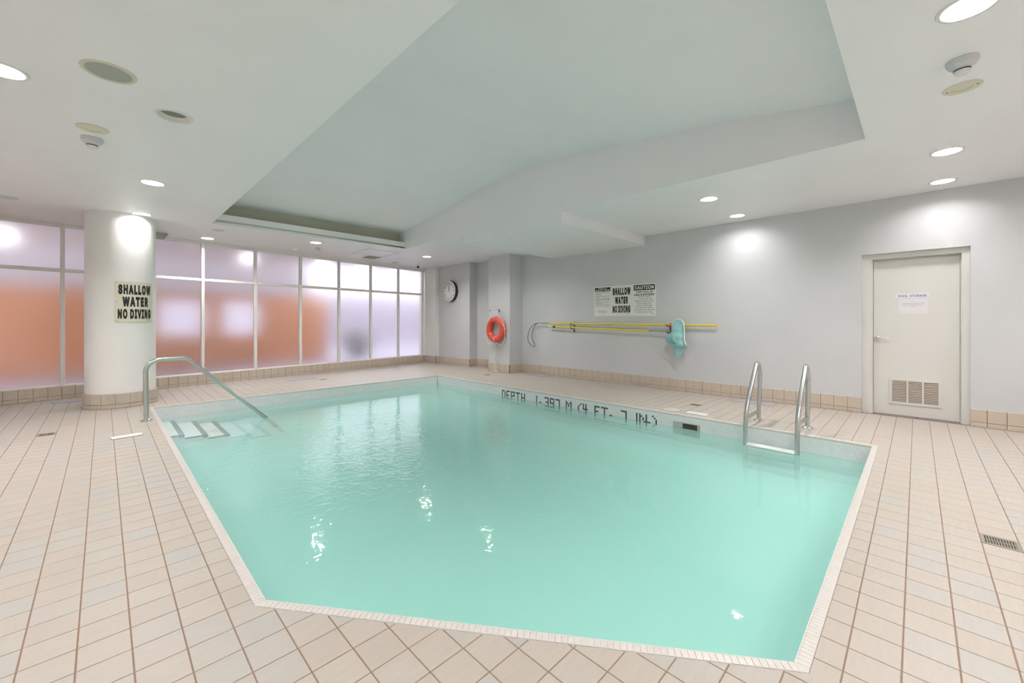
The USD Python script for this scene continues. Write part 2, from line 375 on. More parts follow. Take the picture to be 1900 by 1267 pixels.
obj('wall_right', bx(XW - .15, XW, YS, ywin(XW) + .2, -.25, HTOP), M_white)
for n in ('wall_front', 'wall_right'): tag(stage.GetPrimAtPath('/World/' + n), kind='structure')

# ceiling: lower ceiling sheet with coffer and lamp holes, coffer sides, cove and vault, soffit, roof
CX0, CX1, CY0, CY1 = 1.27, 4.857, .33, 8.285
LAMPS = [(-.46, 4.144), (.405, 6.31), (.407, 8.235), (1.436, 9.82), (3.113, 8.845), (5.838, 8.884), (5.773, 1.995), (7.041, 2.006), (5.797, -.206), (7.027, -.215), (3.169, -.189),
         (5.75, 6.42), (-.46, 1.9), (.42, -.2), (-1.5, -.9), (1.7, -1.7), (4.4, -1.8), (6.6, -1.9), (-1.7, 3.0), (-1.6, 6.3)]
OFF = [(.394, 4.147), (-.90, 8.347)]
DIM = [(3.056, 9.99)]
HR = .104
low = room.buffer(.1, join_style='mitre').difference(sbox(CX0, CY0, CX1, CY1))
for (x, y) in LAMPS + OFF + DIM: low = low.difference(Point(x, y).buffer(HR if (x, y) not in DIM else .075, quad_segs=10))
ceiling = strukt('ceiling')
v, f = extrude(low, 0, .04); v[:, 2] += zc(v[:, 0])
obj('lower_ceiling', (v, f), M_ceil, ceiling)
VP = np.array([(.33, 3.30), (1.0, 3.405), (1.8, 3.515), (2.6, 3.605), (3.3, 3.69), (3.8, 3.742), (4.2, 3.768), (4.5, 3.775), (4.8, 3.765), (5.2, 3.728), (5.7, 3.665), (6.4, 3.575), (7.3, 3.452), (8.62, 3.285)])
from scipy.interpolate import PchipInterpolator
vy = np.linspace(.33, 8.62, 70); vz = PchipInterpolator(VP[:, 0], VP[:, 1])(vy)
outline = Polygon(list(zip(vy, vz)) + [(8.62, HTOP), (.33, HTOP)])
obj('vault', frame_map(extrude(outline, CX0 - .3, CX1 + .3), (0, 0, 0), (0, 1, 0), (0, 0, 1), (1, 0, 0)), M_vault, ceiling, smooth=20)
t_ = .06
obj('coffer_side', bx(CX1 + .001, CX1 + t_, CY0 - t_, 8.56, 2.955, HTOP), M_vault, ceiling)
obj('coffer_side', bx(CX0 - t_, CX0 - .001, CY0 - t_, 8.56, 2.93, HTOP), M_vault, ceiling)
obj('coffer_end', bx(CX0 - t_, CX1 + t_, CY0 - t_, CY0 - .001, 2.945, HTOP), M_vault, ceiling)
obj('cove_lip', bx(CX0 - t_, CX1, CY1 + .001, CY1 + .035, 2.945, 3.083), M_vault, ceiling)
obj('cove_back', cat(bx(CX0 - t_, CX1 + t_, 8.49, 8.55, 2.95, HTOP), bx(CX0, CX1, CY1, 8.5, 2.95, 2.98)), M_olive, ceiling)
obj('soffit', bx(CX1 - .003, XB + .02, 3.78, 6.12, 2.765, 3.1), M_ceil, ceiling)
obj('roof_deck', bx(XW - .2, 7.8, YS - .2, 11.4, HTOP - .02, HTOP + .1), M_ceil, ceiling)

# skirting tiles
def baseboard(side, segs):
    root = strukt('baseboard_' + side); spare = []
    beds = []
    for (a, b, phase) in segs:
        a = np.array(a, float); b = np.array(b, float); L = np.linalg.norm(b - a); u = (b - a) / L; n = np.array([u[1], -u[0]])   # room on the right-hand side of a->b
        beds.append(frame_map(bx(0, L, 0, .2115, 0, .010), (*a, 0), (*u, 0), (0, 0, 1), (*n, 0)))
        x = -phase
        while x < L:
            x0, x1 = max(x + .002, 0), min(x + .1525 - .002, L)
            if x1 - x0 > .006:
                for z0, z1 in ((.002, .056), (.060, .212)):
                    obj('tile', frame_map(quad_tile(x0, x1, z0, z1, .017, .003), (*a, 0), (*u, 0), (0, 0, 1), (*n, 0)), M_base, root)
            x += .1525
    obj('grout_bed', cat(*beds), M_grout, root)
def wp(s): return WIN0 + WIND * s
baseboard('left', [(wp(-1.30), wp(8.33), .05)])
baseboard('back', [((XB, PIL_Y0), (XB, .551), .03), ((XB, -.463), (XB, YS), .02)])
baseboard('pilaster', [((PIL_X, PIL_Y1), (PIL_X, PIL_Y0), 0), ((PIL_X, PIL_Y0), (XB, PIL_Y0), 0)])
baseboard('niche', [((7.17, ywin(7.17)), (7.17, 10.42), 0), ((7.17, 10.42), (7.28, 10.42), 0), ((7.28, 10.42), (7.28, 8.93), 0), ((7.28, 8.93), (7.56, 8.93), 0), ((7.56, 8.93), (7.56, PIL_Y1), 0)])

# windows: one bay after another
def ztop(s): return 2.885 + .005 * max(s, -1)
BAYS = [-1.30, -.32, .644, 1.605, 2.564, 3.533, 4.516, 5.50, 6.44, 7.375, 8.30]
for k in range(len(BAYS) - 1):
    a, b = BAYS[k], BAYS[k + 1]; w = strukt(f'window_{k + 1}'); zt = ztop(a)
    hw = .026
    obj('mullion', W(rbox(a - hw, a + hw, -.085, -.012, .216, zt, .003)), M_alu, w)
    if k == len(BAYS) - 2: obj('mullion', W(rbox(b - hw, b + hw, -.085, -.012, .216, zt, .003)), M_alu, w)
    obj('head_rail', W(rbox(a + hw, b - hw, -.085, -.012, zt - .05, zt, .003)), M_alu, w)
    obj('mid_rail', W(rbox(a + hw, b - hw, -.085, -.014, 2.095, 2.15, .003)), M_alu, w)
    obj('sill', W(rbox(a + hw, b - hw, -.085, -.02, .216, .236, .003)), M_alu, w)
    obj('pane', W(bx(a + hw - .006, b - hw + .006, -.064, -.056, 2.145, zt - .045)), M_glass, w)
    obj('pane', W(bx(a + hw - .006, b - hw + .006, -.064, -.056, .232, 2.10)), M_glass, w)

# ------------------------------------------------------------------ pool
pool = thing('swimming_pool', 'five-sided indoor swimming pool with white mosaic edge and entry steps', 'pool')
wall_o = pool_in.buffer(.22, join_style='mitre')
obj('basin', cat(extrude(wall_o.difference(pool_in.buffer(.004, join_style='mitre')), -1.7, -.022), extrude(wall_o, -1.75, -1.62)), M_plaster, pool)
obj('mosaic_bed', extrude(pool_in.buffer(.0045, join_style='mitre').difference(pool_in.buffer(.0012, join_style='mitre')), -.30, -.022), M_mortar, pool)
# mosaic band: 25 mm tiles on the pool walls; DEPTH marking in dark tiles on the far wall
GLY = {
 'D': ['###.', '#..#', '#..#', '#..#', '#..#', '#..#', '###.'], 'E': ['####', '#...', '#...', '###.', '#...', '#...', '####'],
 'P': ['####', '#..#', '#..#', '####', '#...', '#...', '#...'], 'T': ['#####', '..#..', '..#..', '..#..', '..#..', '..#..', '..#..'],
 'H': ['#..#', '#..#', '#..#', '####', '#..#', '#..#', '#..#'], '1': ['#', '#', '#', '#', '#', '#', '#'],
 '3': ['####', '...#', '...#', '.###', '...#', '...#', '####'], '9': ['####', '#..#', '#..#', '####', '...#', '...#', '####'],
 '7': ['####', '...#', '...#', '...#', '...#', '...#', '...#'], 'M': ['#...#', '##.##', '#.#.#', '#.#.#', '#...#', '#...#', '#...#'],
 '(': ['..#', '.#.', '#..', '#..', '#..', '.#.', '..#'], ')': ['#..', '.#.', '..#', '..#', '..#', '.#.', '#..'],
 '4': ['#.#.', '#.#.', '#.#.', '####', '..#.', '..#.', '..#.'], 'F': ['####', '#...', '#...', '###.', '#...', '#...', '#...'],
 'I': ['#', '#', '#', '#', '#', '#', '#'], 'N': ['#...#', '##..#', '#.#.#', '#.#.#', '#..##', '#...#', '#...#'], '.': ['..', '..', '..', '..', '##', '..', '..']}
TEXT = [('D', 5.85), ('E', 5.725), ('P', 5.60), ('T', 5.46), ('H', 5.31), ('1', 4.935), ('.', 4.87), ('3', 4.745), ('9', 4.62), ('7', 4.49), ('M', 4.265), ('(', 4.025), ('4', 3.925), ('F', 3.70), ('T', 3.565),
        ('.', 3.415), ('7', 3.205), ('I', 2.975), ('N', 2.925), ('.', 2.80), (')', 2.72)]
dark_cells = set()
for ch, y in TEXT:
    c0 = round((8.04 - y) / .025)
    for r, row in enumerate(GLY[ch]):
        for c, px in enumerate(row):
            if px == '#': dark_cells.add((c0 + c, 2 + r))
SK_Y0, SK_Y1, SK_ZT = 2.04, 2.395, -.10        # skimmer mouth in the far wall
def mosaic_wall(p, q, far=False):
    p = np.array(p); q = np.array(q); L = np.linalg.norm(q - p); u = (q - p) / L; n = np.array([-u[1], u[0]])   # pool interior on the left of p->q
    white, dark = [], []
    # rows from the bottom of the bullnose down
    for i in range(int(L / .025)):
        for r in range(10):
            x0, z1 = i * .025 + .001, -.025 - r * .025 - .001
            if far:
                yy = p[1] + u[1] * (x0 + .0115)
                if SK_Y0 - .001 < yy < SK_Y1 + .001 and z1 < SK_ZT + .01: continue
            m = quad_tile(x0, x0 + .023, z1 - .023, z1, .003, .0006)
            (dark if far and (int(round((L - x0 - .0235) / .025)), r) in dark_cells else white).append(frame_map(m, (*(p - n * .0015), 0), (*u, 0), (0, 0, 1), (*n, 0)))
    return white, dark
white, dark = [], []
for k in range(5):
    p, q = POOL[k], POOL[(k + 1) % 5]
    a, b = mosaic_wall(p, q, far=(k == 2)); white += a; dark += b
tag(obj('mosaic', cat(*white), M_mosaic, pool), label='white mosaic band above the waterline', kind='stuff')
tag(obj('depth_marking', cat(*dark), M_mosaic_dark, pool), label='dark mosaic lettering DEPTH 1.397 M (4 FT. 7 IN.)')
# coping: bullnose mosaic pieces
prof = np.array([(.049, -.012), (.049, .0015), (.012, .0015), (.005, -.0005), (.001, -.006), (0, -.014), (0, -.0245), (.012, -.0245)])
cope = []
def cope_piece(o, u, n, x0, x1):
    k = len(prof)
    ring = lambda x: [[x, -a, z] for a, z in prof]
    V = np.array(ring(x0) + ring(x1)); F = []
    for i in range(k):
        j = (i + 1) % k; F += [[i, j, k + j], [i, k + j, k + i]]
    cap = [[0, 1, 2], [0, 2, 7], [2, 3, 7], [3, 4, 7], [4, 5, 7], [5, 6, 7]]
    F += [c[::-1] for c in cap] + [[a + k for a in c] for c in cap]
    return frame_map((V, np.array(F)[:, ::-1]), (*o, 0), (*u, 0), (*n, 0), (0, 0, 1))
for k in range(5):
    p, q = POOL[k], POOL[(k + 1) % 5]; L = np.linalg.norm(q - p); u = (q - p) / L; n = np.array([-u[1], u[0]])
    m = int(round(L / .0255)); s = L / m
    for i in range(m): cope.append((cope_piece(p, u, n, i * s + .0008, (i + 1) * s - .0008), p + u * (i + .5) * s))
    # mitre piece at the corner
    pv = POOL[k - 1]; u0 = (p - pv) / np.linalg.norm(p - pv); n0 = np.array([-u0[1], u0[0]])
    out = min(pool_out.exterior.coords, key=lambda w: np.linalg.norm(np.array(w) - p)); out = p + (np.array(out) - p) * .97
    cope.append((extrude(Polygon([p, p - n0 * .0485, out, p - n * .0485]).convex_hull, -.012, .001), p))
cope.sort(key=lambda t: -shows(t[1]))
for m, c in cope[:299]: obj('coping_tile', m, M_cope, pool)
tag(obj('coping_field', cat(*[m for m, c in cope[299:]]), M_cope, pool), kind='stuff')
obj('coping_bed', extrude(pool_out.difference(pool_in.buffer(.002, join_style='mitre')), -.03, -.0015), M_mortar, pool)
# entry steps against the window side
SY0, SY1 = 6.95, 8.035
NOSE = [.765, 1.02, 1.275, 1.535, 1.795, 2.055]; TZ = [-.235, -.285, -.335, -.385, -.435, -.485]
for i, (x, z) in enumerate(zip(NOSE, TZ)):
    x0 = .533 if i == 0 else NOSE[i - 1]
    obj('step_tread', bx(.533, x, SY0, SY1, z - .05 if i < 5 else -1.62, z), M_plaster, pool)
    tag(obj('step_nosing', rbox(x - .055, x + .004, SY0 - .004, SY1, z - .035, z + .004, .002), M_nosing, pool), label='dark grey step edge')
edge = [bx(.533 if i == 0 else NOSE[i - 1] + .004, x - .055, SY0 - .003, SY0 + .014, z - .012, z + .003) for i, (x, z) in enumerate(zip(NOSE, TZ))]
tag(obj('step_front_edge', cat(*edge), M_nosing, pool), label='thin dark edge along the open side of the steps')
# skimmer mouth in the far wall
skf = sbox(SK_Y0, -.27, SK_Y1, SK_ZT).difference(sbox(SK_Y0 + .03, -.180, SK_Y1 - .13, SK_ZT - .008))
sk = obj('skimmer_frame', frame_map(extrude(skf, 0, .02), (5.567, 0, 0), (0, 1, 0), (0, 0, 1), (1, 0, 0)), M_skim, pool)
tag(sk, label='grey metal skimmer mouth in the far pool wall')
obj('skimmer_mouth', bx(5.574, 5.58, SK_Y0 + .03, SK_Y1 - .13, -.178, SK_ZT - .008), M_dark, sk)
# water
water = obj('pool_water', extrude(pool_in.buffer(.003, join_style='mitre'), -1.619, WL), M_water)
for dz, a in ((.16, .45), (.26, .6), (.325, 1.0)):
    tag(obj('haze', (np.column_stack([POOL, np.full(5, WL - dz)]), np.array([[0, 1, 2], [0, 2, 3], [0, 3, 4]])), M_haze[a], water), kind='stuff')
tag(water, 'still turquoise water filling the swimming pool', 'water', kind='stuff')

# ------------------------------------------------------------------ column
col = thing('round_column', 'white round column with a beige tiled foot at the left of the pool', 'column', loc=(*COL, 0))
zt = zc(COL[0]) + .02
obj('shaft', lathe([(COLR, .19), (COLR, zt)], 72), M_white, col, smooth=40)
obj('foot_bed', lathe([(COLR + .012, 0), (COLR + .012, .2115), (COLR, .2125)], 72), M_grout, col, smooth=40)
nt = 17
for z0, z1 in ((.002, .056), (.060, .212)):
    for i in range(nt):
        a0 = i * 2 * math.pi / nt + .10; da = 2 * math.pi / nt; g = .002 / COLR; R0 = COLR + .008
        V, F = [], []
        ths = np.linspace(a0 + g, a0 + da - g, 6)
        for t in ths:
            c, s = math.cos(t), math.sin(t)
            for r, z in ((R0, z0), (R0 + .012, z0), (R0 + .0155, z0 + .003), (R0 + .0155, z1 - .004), (R0 + .011, z1), (R0, z1)): V.append([r * c, r * s, z])
        for q in range(5):
            for e in range(5):
                A0 = q * 6 + e; F += [[A0, A0 + 6, A0 + 7], [A0, A0 + 7, A0 + 1]]
        for b, flip in ((0, 0), (30, 1)):
            cp = [[b, b + 1, b + 2], [b, b + 2, b + 3], [b, b + 3, b + 4], [b, b + 4, b + 5]]
            F += [c_[::-1] for c_ in cp] if flip else cp
        obj('tile', (np.array(V), np.array(F)), M_base, col)

# ------------------------------------------------------------------ ceiling fittings
def can(name, label, x, y, lens, group=None, r=.104, rim=.018, deep=.055, cat_='ceiling light'):
    z = zc(x)
    t = thing(name, label, cat_, group, (x, y, z))
    obj('trim_ring', lathe([(r + rim, .0), (r + rim - .003, -.006), (r - .002, -.006), (r - .006, 0), (r - .004, .004)], 40), M_plastic, t, smooth=40)
    obj('reflector', lathe([(r - .004, 0), (r - .022, deep), (r + .01, deep + .004), (r + .01, deep + .02), (0, deep + .02)], 40), M_reflector if lens is not None else M_plastic, t, smooth=40)
    if lens is None: obj('baffle', lathe([(0, deep + .001), (r - .021, deep)][::-1], 32), M_cannight, t)
    if lens is not None: obj('lens', lathe([(0, deep - .004), (r - .022, deep - .002), (r - .022, deep + .003), (0, deep + .003)][::-1], 32), lens, t)
    return t
LL = ['lit ceiling downlight at the left edge of the photo, high up', 'lit ceiling downlight between the sloping coffer edge and the column', 'lit ceiling downlight touching the top of the white column',
      'lit ceiling downlight right above the window frame, right of the column', 'lit ceiling downlight above the windows beside the round detector', 'lit ceiling downlight in the far corner above the white pier',
      'lit ceiling downlight between the coffer and the middle of the grey wall', 'lit ceiling downlight close to the middle of the grey wall, casting a pool of light', 'lit ceiling downlight in the row toward the door, nearer the camera',
      'lit ceiling downlight close to the wall above the storage door', 'large lit ceiling downlight cut off by the top right of the photo', 'lit ceiling downlight hidden behind the dropped soffit']
for k, (x, y) in enumerate(LAMPS):
    can('ceiling_downlight', LL[k] if k < len(LL) else 'lit ceiling downlight behind the camera', x, y, M_lens_soft if k in (2, 7, 9, 14, 17, 18) else M_lens, 'recessed ceiling downlights' if k < len(LL) else 'downlights behind the camera')
can('ceiling_downlight', 'unlit recessed ceiling can left of the coffer, above the column', *OFF[0], None, 'unlit ceiling cans', deep=.028)
can('ceiling_downlight', 'unlit brownish ceiling can at the left edge above the windows', *OFF[1], None, 'unlit ceiling cans', deep=.028)
can('ceiling_downlight', 'small dim warm ceiling light close to the windows', *DIM[0], M_dim, r=.075, rim=.014)
def disc_speaker(label, x, y, r, inner, screws=False, rim_mat=M_cream, grille=M_grille, cat_='ceiling speaker', name='ceiling_speaker'):
    t = thing(name, label, cat_, None, (x, y, zc(x)))
    obj('rim', lathe([(r, 0), (r - .004, -.007), (inner + .004, -.007), (inner, -.003), (inner, 0)], 40), rim_mat, t, smooth=40)
    obj('grille', lathe([(inner + .001, -.002), (inner * .5, -.004), (0, -.0045)], 40), grille, t, smooth=40)
    if screws:
        for s in (-1, 1): obj('screw', lathe([(.006, -.007), (.004, -.009), (0, -.0095)], 10), M_dark, t); 
        ks = [c for c in t.GetChildren() if c.GetName().startswith('screw')]
        for c, s in zip(ks, (-1, 1)): UsdGeom.Xformable(c).AddTranslateOp().Set(Gf.Vec3d(.012 * s, .072 * s, 0))
    return t
disc_speaker('large round ceiling speaker with grey grille and cream rim', .026, 3.70, .135, .112)
disc_speaker('cream round ceiling cover plate with two screws, beside the right smoke detector', 4.253, -.224, .10, .05, True, M_cream, M_cream, 'ceiling plate', 'ceiling_plate')
disc_speaker('cream round ceiling cover plate behind the left smoke detector', -.065, 4.877, .10, .05, False, M_cream, M_cream, 'ceiling plate', 'ceiling_plate')
disc_speaker('white round ceiling speaker by the left end of the coffer', 1.444, 8.813, .10, .08, False, M_plastic, M_smoke)
disc_speaker('small round grey ceiling speaker near the window corner', 5.783, 10.40, .09, .07, False, M_smoke, M_grille)
def detector(label, x, y, s=1.0):
    t = thing('smoke_detector', label, 'smoke detector', None, (x, y, zc(x)))
    S = lambda pr: lathe([(r * s, z * s * 1.5) for r, z in pr], 36)
    obj('base', S([(.073, 0), (.075, -.004), (.072, -.012), (.066, -.014)]), M_smoke, t, smooth=30)
    obj('body', S([(.070, -.010), (.066, -.022), (.042, -.036), (.039, -.036), (.039, -.040)]), M_smoke, t, smooth=30)
    obj('vent_ring', S([(.036, -.036), (.036, -.046)]), M_black, t)
    obj('cap', S([(.0395, -.045), (.034, -.054), (.020, -.060), (.018, -.058), (.0, -.060)]), M_plastic, t, smooth=30)
    return t
detector('grey white smoke detector on the right, near the big cut-off downlight', 3.806, -.20)
detector('grey white smoke detector on the left, above the column', -.069, 5.15)
detector('small grey smoke detector by the windows, under a downlight', 3.38, 9.46, .8)
t = thing('access_panel', 'square white ceiling access panel outlined by a thin joint', 'access panel', None, (4.62, 9.23, zc(4.62)))
obj('panel', rbox(-.36, .36, -.40, .40, -.006, 0, .002), M_ceil, t)
obj('frame', rframe(-.40, .40, -.44, .44, .028, -.009, 0), M_plastic, t)
t = thing('ceiling_grille', 'square dark air grille in the ceiling beside the access panel', 'air vent', None, (4.87, 9.93, zc(4.87)))
obj('frame', rframe(-.17, .17, -.22, .22, .02, -.010, 0), M_grille, t)
obj('backing', bx(-.15, .15, -.2, .2, -.002, 0), M_dark, t)
for k in range(8): obj('slat', bx(-.15, .15, -.19 + k * .05, -.168 + k * .05, -.008, -.003), M_grille, t)
t = thing('security_camera', 'tiny black security camera under the ceiling near the window corner', 'camera', None, (6.503, 10.36, zc(6.5)))
obj('mount', lathe([(.022, 0), (.022, -.01), (.008, -.014), (.008, -.045)], 16), M_plastic, t)
obj('camera_body', trimesh.creation.icosphere(2, .034).apply_translation([-.01, -.02, -.07]), M_black, t, smooth=True)
t = thing('emergency_lamp', 'dark grey wedge-shaped box under the ceiling just right of the column', 'lamp', None, (.735, 9.80, zc(.73)))
v, f = bx(-.11, .11, -.06, .06, -.11, -.015); v[v[:, 2] < -.1, 0] *= .5; v[v[:, 2] < -.1, 1] *= .6
obj('housing', (v, f), M_grille, t); obj('plate', rbox(-.10, .10, -.05, .05, -.016, 0), M_plastic, t)

# ------------------------------------------------------------------ outside, behind the frosted glass
tag(obj('pavement', bx(-16, 18, 10.2, 30, -.30, -.06), M_pave), kind='structure')
def clip_left(m):  # keep outdoor things on the far side of the window wall
    return m
canopy = obj('canopy_soffit', W(extrude(Polygon([(-6, -4.6), (5.6, -4.6), (5.6, -2.4), (14, -2.4), (14, -.16), (-6, -.16)]), 3.02, 3.16)), M_white)
tag(canopy, 'pale canopy over the walkway outside the frosted windows', 'canopy')
for k, (x, y) in enumerate([(2.75, 12.75), (4.55, 12.30), (6.0, 12.75), (6.75, 11.9), (-1.40, 12.75)]):
    t = thing('outdoor_downlight', 'bright lamp glowing through the frosted glass, ' + ['second window right of the column', 'fourth window from the corner', 'third window from the corner', 'second window from the corner', 'left edge of the photo'][k], 'outdoor light', None, (x, y, 3.02))
    obj('lens', lathe([(.11, -.012), (0, -.014)], 28), M_outlamp, t); obj('ring', lathe([(.14, 0), (.14, -.012), (.11, -.014)], 28), M_plastic, t, smooth=40)
b = thing('orange_building', 'orange wall with two pale windows, blurred behind the frosted glass', 'building')
bw = sbox(-3.6, .05, 5.35, 2.15)
WINS = [(1.0, .95, 2.0, 1.92), (2.45, .95, 3.35, 1.92)]
for (a, z0, c, z1) in WINS: bw = bw.difference(sbox(a, z0, c, z1))
obj('wall', frame_map(extrude(bw, 0, .3), (0, 14.2, -.06), (1, 0, 0), (0, 0, 1), (0, 1, 0)), M_brick, b)
for (a, z0, c, z1) in WINS: obj('window', bx(a, c, 14.26, 14.3, z0 - .06, z1 - .06), M_blind, b)
g2 = thing('grey_building', 'grey wall rising behind the orange wall outside the frosted windows', 'building')
obj('wall', bx(-9, 5.6, 16.4, 16.8, -.06, 3.6), M_greyout, g2); obj('parapet', bx(-9, 5.65, 16.35, 16.85, 3.6, 3.75), M_pave, g2)
g3 = thing('pale_building', 'pale pinkish wall across the street, blurred behind the right-hand frosted windows', 'building')
obj('wall', bx(5.0, 19, 21.0, 21.4, -.06, 2.75), M_pinkout, g3); obj('parapet', bx(5.0, 19, 20.95, 21.45, 2.75, 2.85), M_pave, g3)
t = thing('shrub', 'dark rounded shrub, a blurred dark patch behind the glass', 'shrub', None, (6.35, 14.0, -.06))
mm = trimesh.creation.icosphere(3, .5); mm.vertices *= 1 + .25 * (meshkit.noise(mm.vertices * 5)[:, None] - .5); mm.vertices[:, 2] = mm.vertices[:, 2] * 1.0 + .6
obj('foliage', mm, M_shrub, t, smooth=True); obj('stem', tube([[0, 0, 0], [0, 0, .5]], .05), M_shrub, t)

# ------------------------------------------------------------------ storage door in its recess
door = strukt('door_1')
tag(door, 'cream storage door with a paper notice and a louvred air grille')
jx0, jx1 = 7.535, 7.66
def yz(m, x): return frame_map(m, (x, 0, 0), (0, -1, 0), (0, 0, 1), (-1, 0, 0))     # local u = -Y (right as seen), v = Z, n = toward the camera
fr = sbox(-.5507, 0, .4627, 2.2057).difference(sbox(-.446, -.5, .395, 2.135))
obj('door_frame', yz(extrude(fr, 0, .055), 7.59), M_door, door)
st = sbox(-.47, 0, .42, 2.16).difference(sbox(-.437, -.5, .386, 2.126))
obj('door_stop', yz(extrude(st, 0, .028), 7.612), M_door, door)
leaf = obj('door_leaf', rbox(7.615, 7.655, -.384, .435, .010, 2.124, .002), M_door, door)
lv = obj('lever_handle', yz(cat(frame_map(lathe([(.034, 0), (.034, .006), (.028, .012), (.013, .016), (.012, .04), (.016, .046), (.012, .054), (0, .054)], 28), (-.388, 1.043, 0), (1, 0, 0), (0, 1, 0), (0, 0, 1)),
    tube(bend_path([(-.388, 1.043, .045), (-.33, 1.043, .052), (-.272, 1.046, .044)], .03), [.011] * 1 + [.010] * 8 + [.007], 12)), 7.615), M_chrome, door, smooth=35)
obj('keyhole', yz(lathe([(.006, 0), (.006, .002), (0, .002)], 12), 7.615), M_dark, lv)
gg = sbox(-.272, .16, .226, .508)
for u0, u1 in ((-.242, -.10), (-.082, .046), (.064, .196)): gg = gg.difference(sbox(u0, .19, u1, .478))
gr = obj('air_grille', yz(extrude(gg, 0, .012), 7.6148), M_door, door)
for k in range(13):
    z = .20 + k * .0225
    v, f = bx(-.243, .197, -.011, .011, 0, .003); a = .75
    R = np.array([[1, 0, 0], [0, math.cos(a), -math.sin(a)], [0, math.sin(a), math.cos(a)]])
    obj('louvre', yz((v @ R.T + [0, z, .0], f), 7.612), M_louvre, gr)
for u, v_ in ((-.257, .493), (.211, .493), (-.257, .175), (.211, .175)): obj('screw', yz(frame_map(lathe([(.0035, 0), (.0025, .0015), (0, .002)], 10), (u, v_, .012), (1, 0, 0), (0, 1, 0), (0, 0, 1)), 7.615), M_louvre, gr)
t = thing('door_notice', 'white paper notice headed POOL STORAGE taped to the cream door', 'notice', None, (0, 0, 0))
obj('sheet', yz(cat(bx(-.175, .100, 1.385, 1.585, 0, .0012)), 7.6145), M_paper, t)
obj('header_strip', yz(bx(-.215, .118, 1.585, 1.655, 0, .0016), 7.6145), M_paper, t)
obj('strip_line', yz(bx(-.215, .118, 1.583, 1.588, .0012, .0022), 7.6145), M_lilac, t)
nm = lettering(['POOL  STORAGE'], .28, [.027], [], 1.0, True, fit=[.27])
obj('lettering', yz((nm[0] + [-.045, 1.633, .0014], nm[1]), 7.6145), M_inkblue, t)
nm = lettering(['•', 'A Resident Storage of the', 'Maintenance Equipment', 'ONLY'], .2, [.012, .013, .013, .013], [.028, .010, .006], 1.0, False, fit=[0, .215, .20, .045])
obj('lettering', yz((nm[0] + [-.04, 1.567, .0012], nm[1]), 7.6145), M_inkred, t)

# ------------------------------------------------------------------ signs
sx = 7.489
t = thing('pool_rules_sign', 'wide white sign in three panels on the grey wall, CAUTION at its right', 'sign')
def yz2(m, y0, z0, x=sx): return frame_map(m, (x, y0, z0), (0, -1, 0), (0, 0, 1), (-1, 0, 0))
SYL, SZ0, SW, SH = 4.945, 1.385, 1.392, .63
obj('board', yz2(rbox(0, SW, 0, SH, 0, .006, .0012), SYL, SZ0), M_signwhite, t)
def put(m, u, v, n=.006): return yz2((np.asarray(m[0]) + [u, v, n], m[1]), SYL, SZ0)
obj('header_box', put(extrude(sbox(.02, -.085, .40, 0).buffer(-.006).buffer(.006), 0, .0008), 0, SH - .022), M_ink, t)
obj('header_box', put(extrude(sbox(.93, -.105, 1.372, 0).buffer(-.012).buffer(.012), 0, .0008), 0, SH - .018), M_ink, t)
obj('header_text', put(lettering(['HEALTH', 'REGULATIONS'], .34, [.030, .030], [.008], 1, True, fit=[.20, .35]), .21, SH - .030, .0068), M_signwhite, t)
obj('header_text', put(lettering(['CAUTION'], .42, [.070], [], 1, True, fit=[.40], stroke=5), 1.151, SH - .035, .0068), M_signwhite, t)
obj('large_text', put(lettering(['SHALLOW', 'WATER', 'NO DIVING'], .44, [.155, .152, .152], [.030, .030], .6, True, fit=[.405, .29, .40], stroke=9), .655, SH - .045), M_ink, t)
obj('subtitle_text', put(lettering(['THIS POOL IS', 'UNSUPERVISED'], .44, [.040, .040], [.014], 1, True, fit=[.35, .42], stroke=4), 1.151, SH - .138), M_ink, t)
obj('small_text', put(lettering(['BATHERS UNDER', '____ YEARS OF AGE', 'ARE NOT ALLOWED WITHIN', 'THE POOL ENCLOSURE', 'UNLESS ACCOMPANIED', 'BY A PARENT OR HIS/HER', 'AGENT WHO IS NOT LESS THAN', 'SIXTEEN YEARS OF AGE'], .44, [.0245] * 8, [.0185] * 7, .8, False, fit=[.26, .34, .385, .32, .335, .36, .43, .33]), 1.151, SH - .240), M_ink_grey, t)
para = ['NO PERSON INFECTED WITH A COMMUNICABLE DISEASE OR', 'HAVING OPEN SORES', 'SHALL ENTER THE POOL', '', 'NO PERSON SHALL BRING A GLASS CONTAINER', 'ONTO THE DECK', '', 'NO PERSON SHALL POLLUTE THE WATER IN ANY MANNER AND', 'SPITTING, SPOUTING OF WATER AND BLOWING THE NOSE', 'ARE PROHIBITED', '', 'NO PERSON SHALL ENGAGE IN BOISTEROUS PLAY', 'IN OR ABOUT THE POOL', '', 'THE MAXIMUM NUMBER OF BATHERS SHALL NOT EXCEED', '', 'NO PERSON SHALL DIVE IN SHALLOW WATER']
obj('small_text', put(lettering(para, .36, [.0145 if p else .004 for p in para], [.0062] * 16, .62, False, fit=[.35 if len(p) > 30 else .0 for p in para], align='l'), .21, SH - .128), M_ink_grey, t)
obj('small_text', put(lettering(['OWNER AND OPERATOR', 'POOL REGULATIONS ACT'], .22, [.016, .016], [.008], 1, False, fit=[.20, .19]), .21, .118), M_ink_grey, t)
for u in (.21, .66, 1.16): obj('maker_mark', put(lettering(['-- --- --'], .10, [.014], [], 1, True, fit=[.095]), u, .045), M_ink_grey, t)
for u in (.80, 1.32): obj('maker_mark', put(lettering(['APM'], .06, [.016], [], 1, True, fit=[.05]), u, .050), M_ink_grey, t)

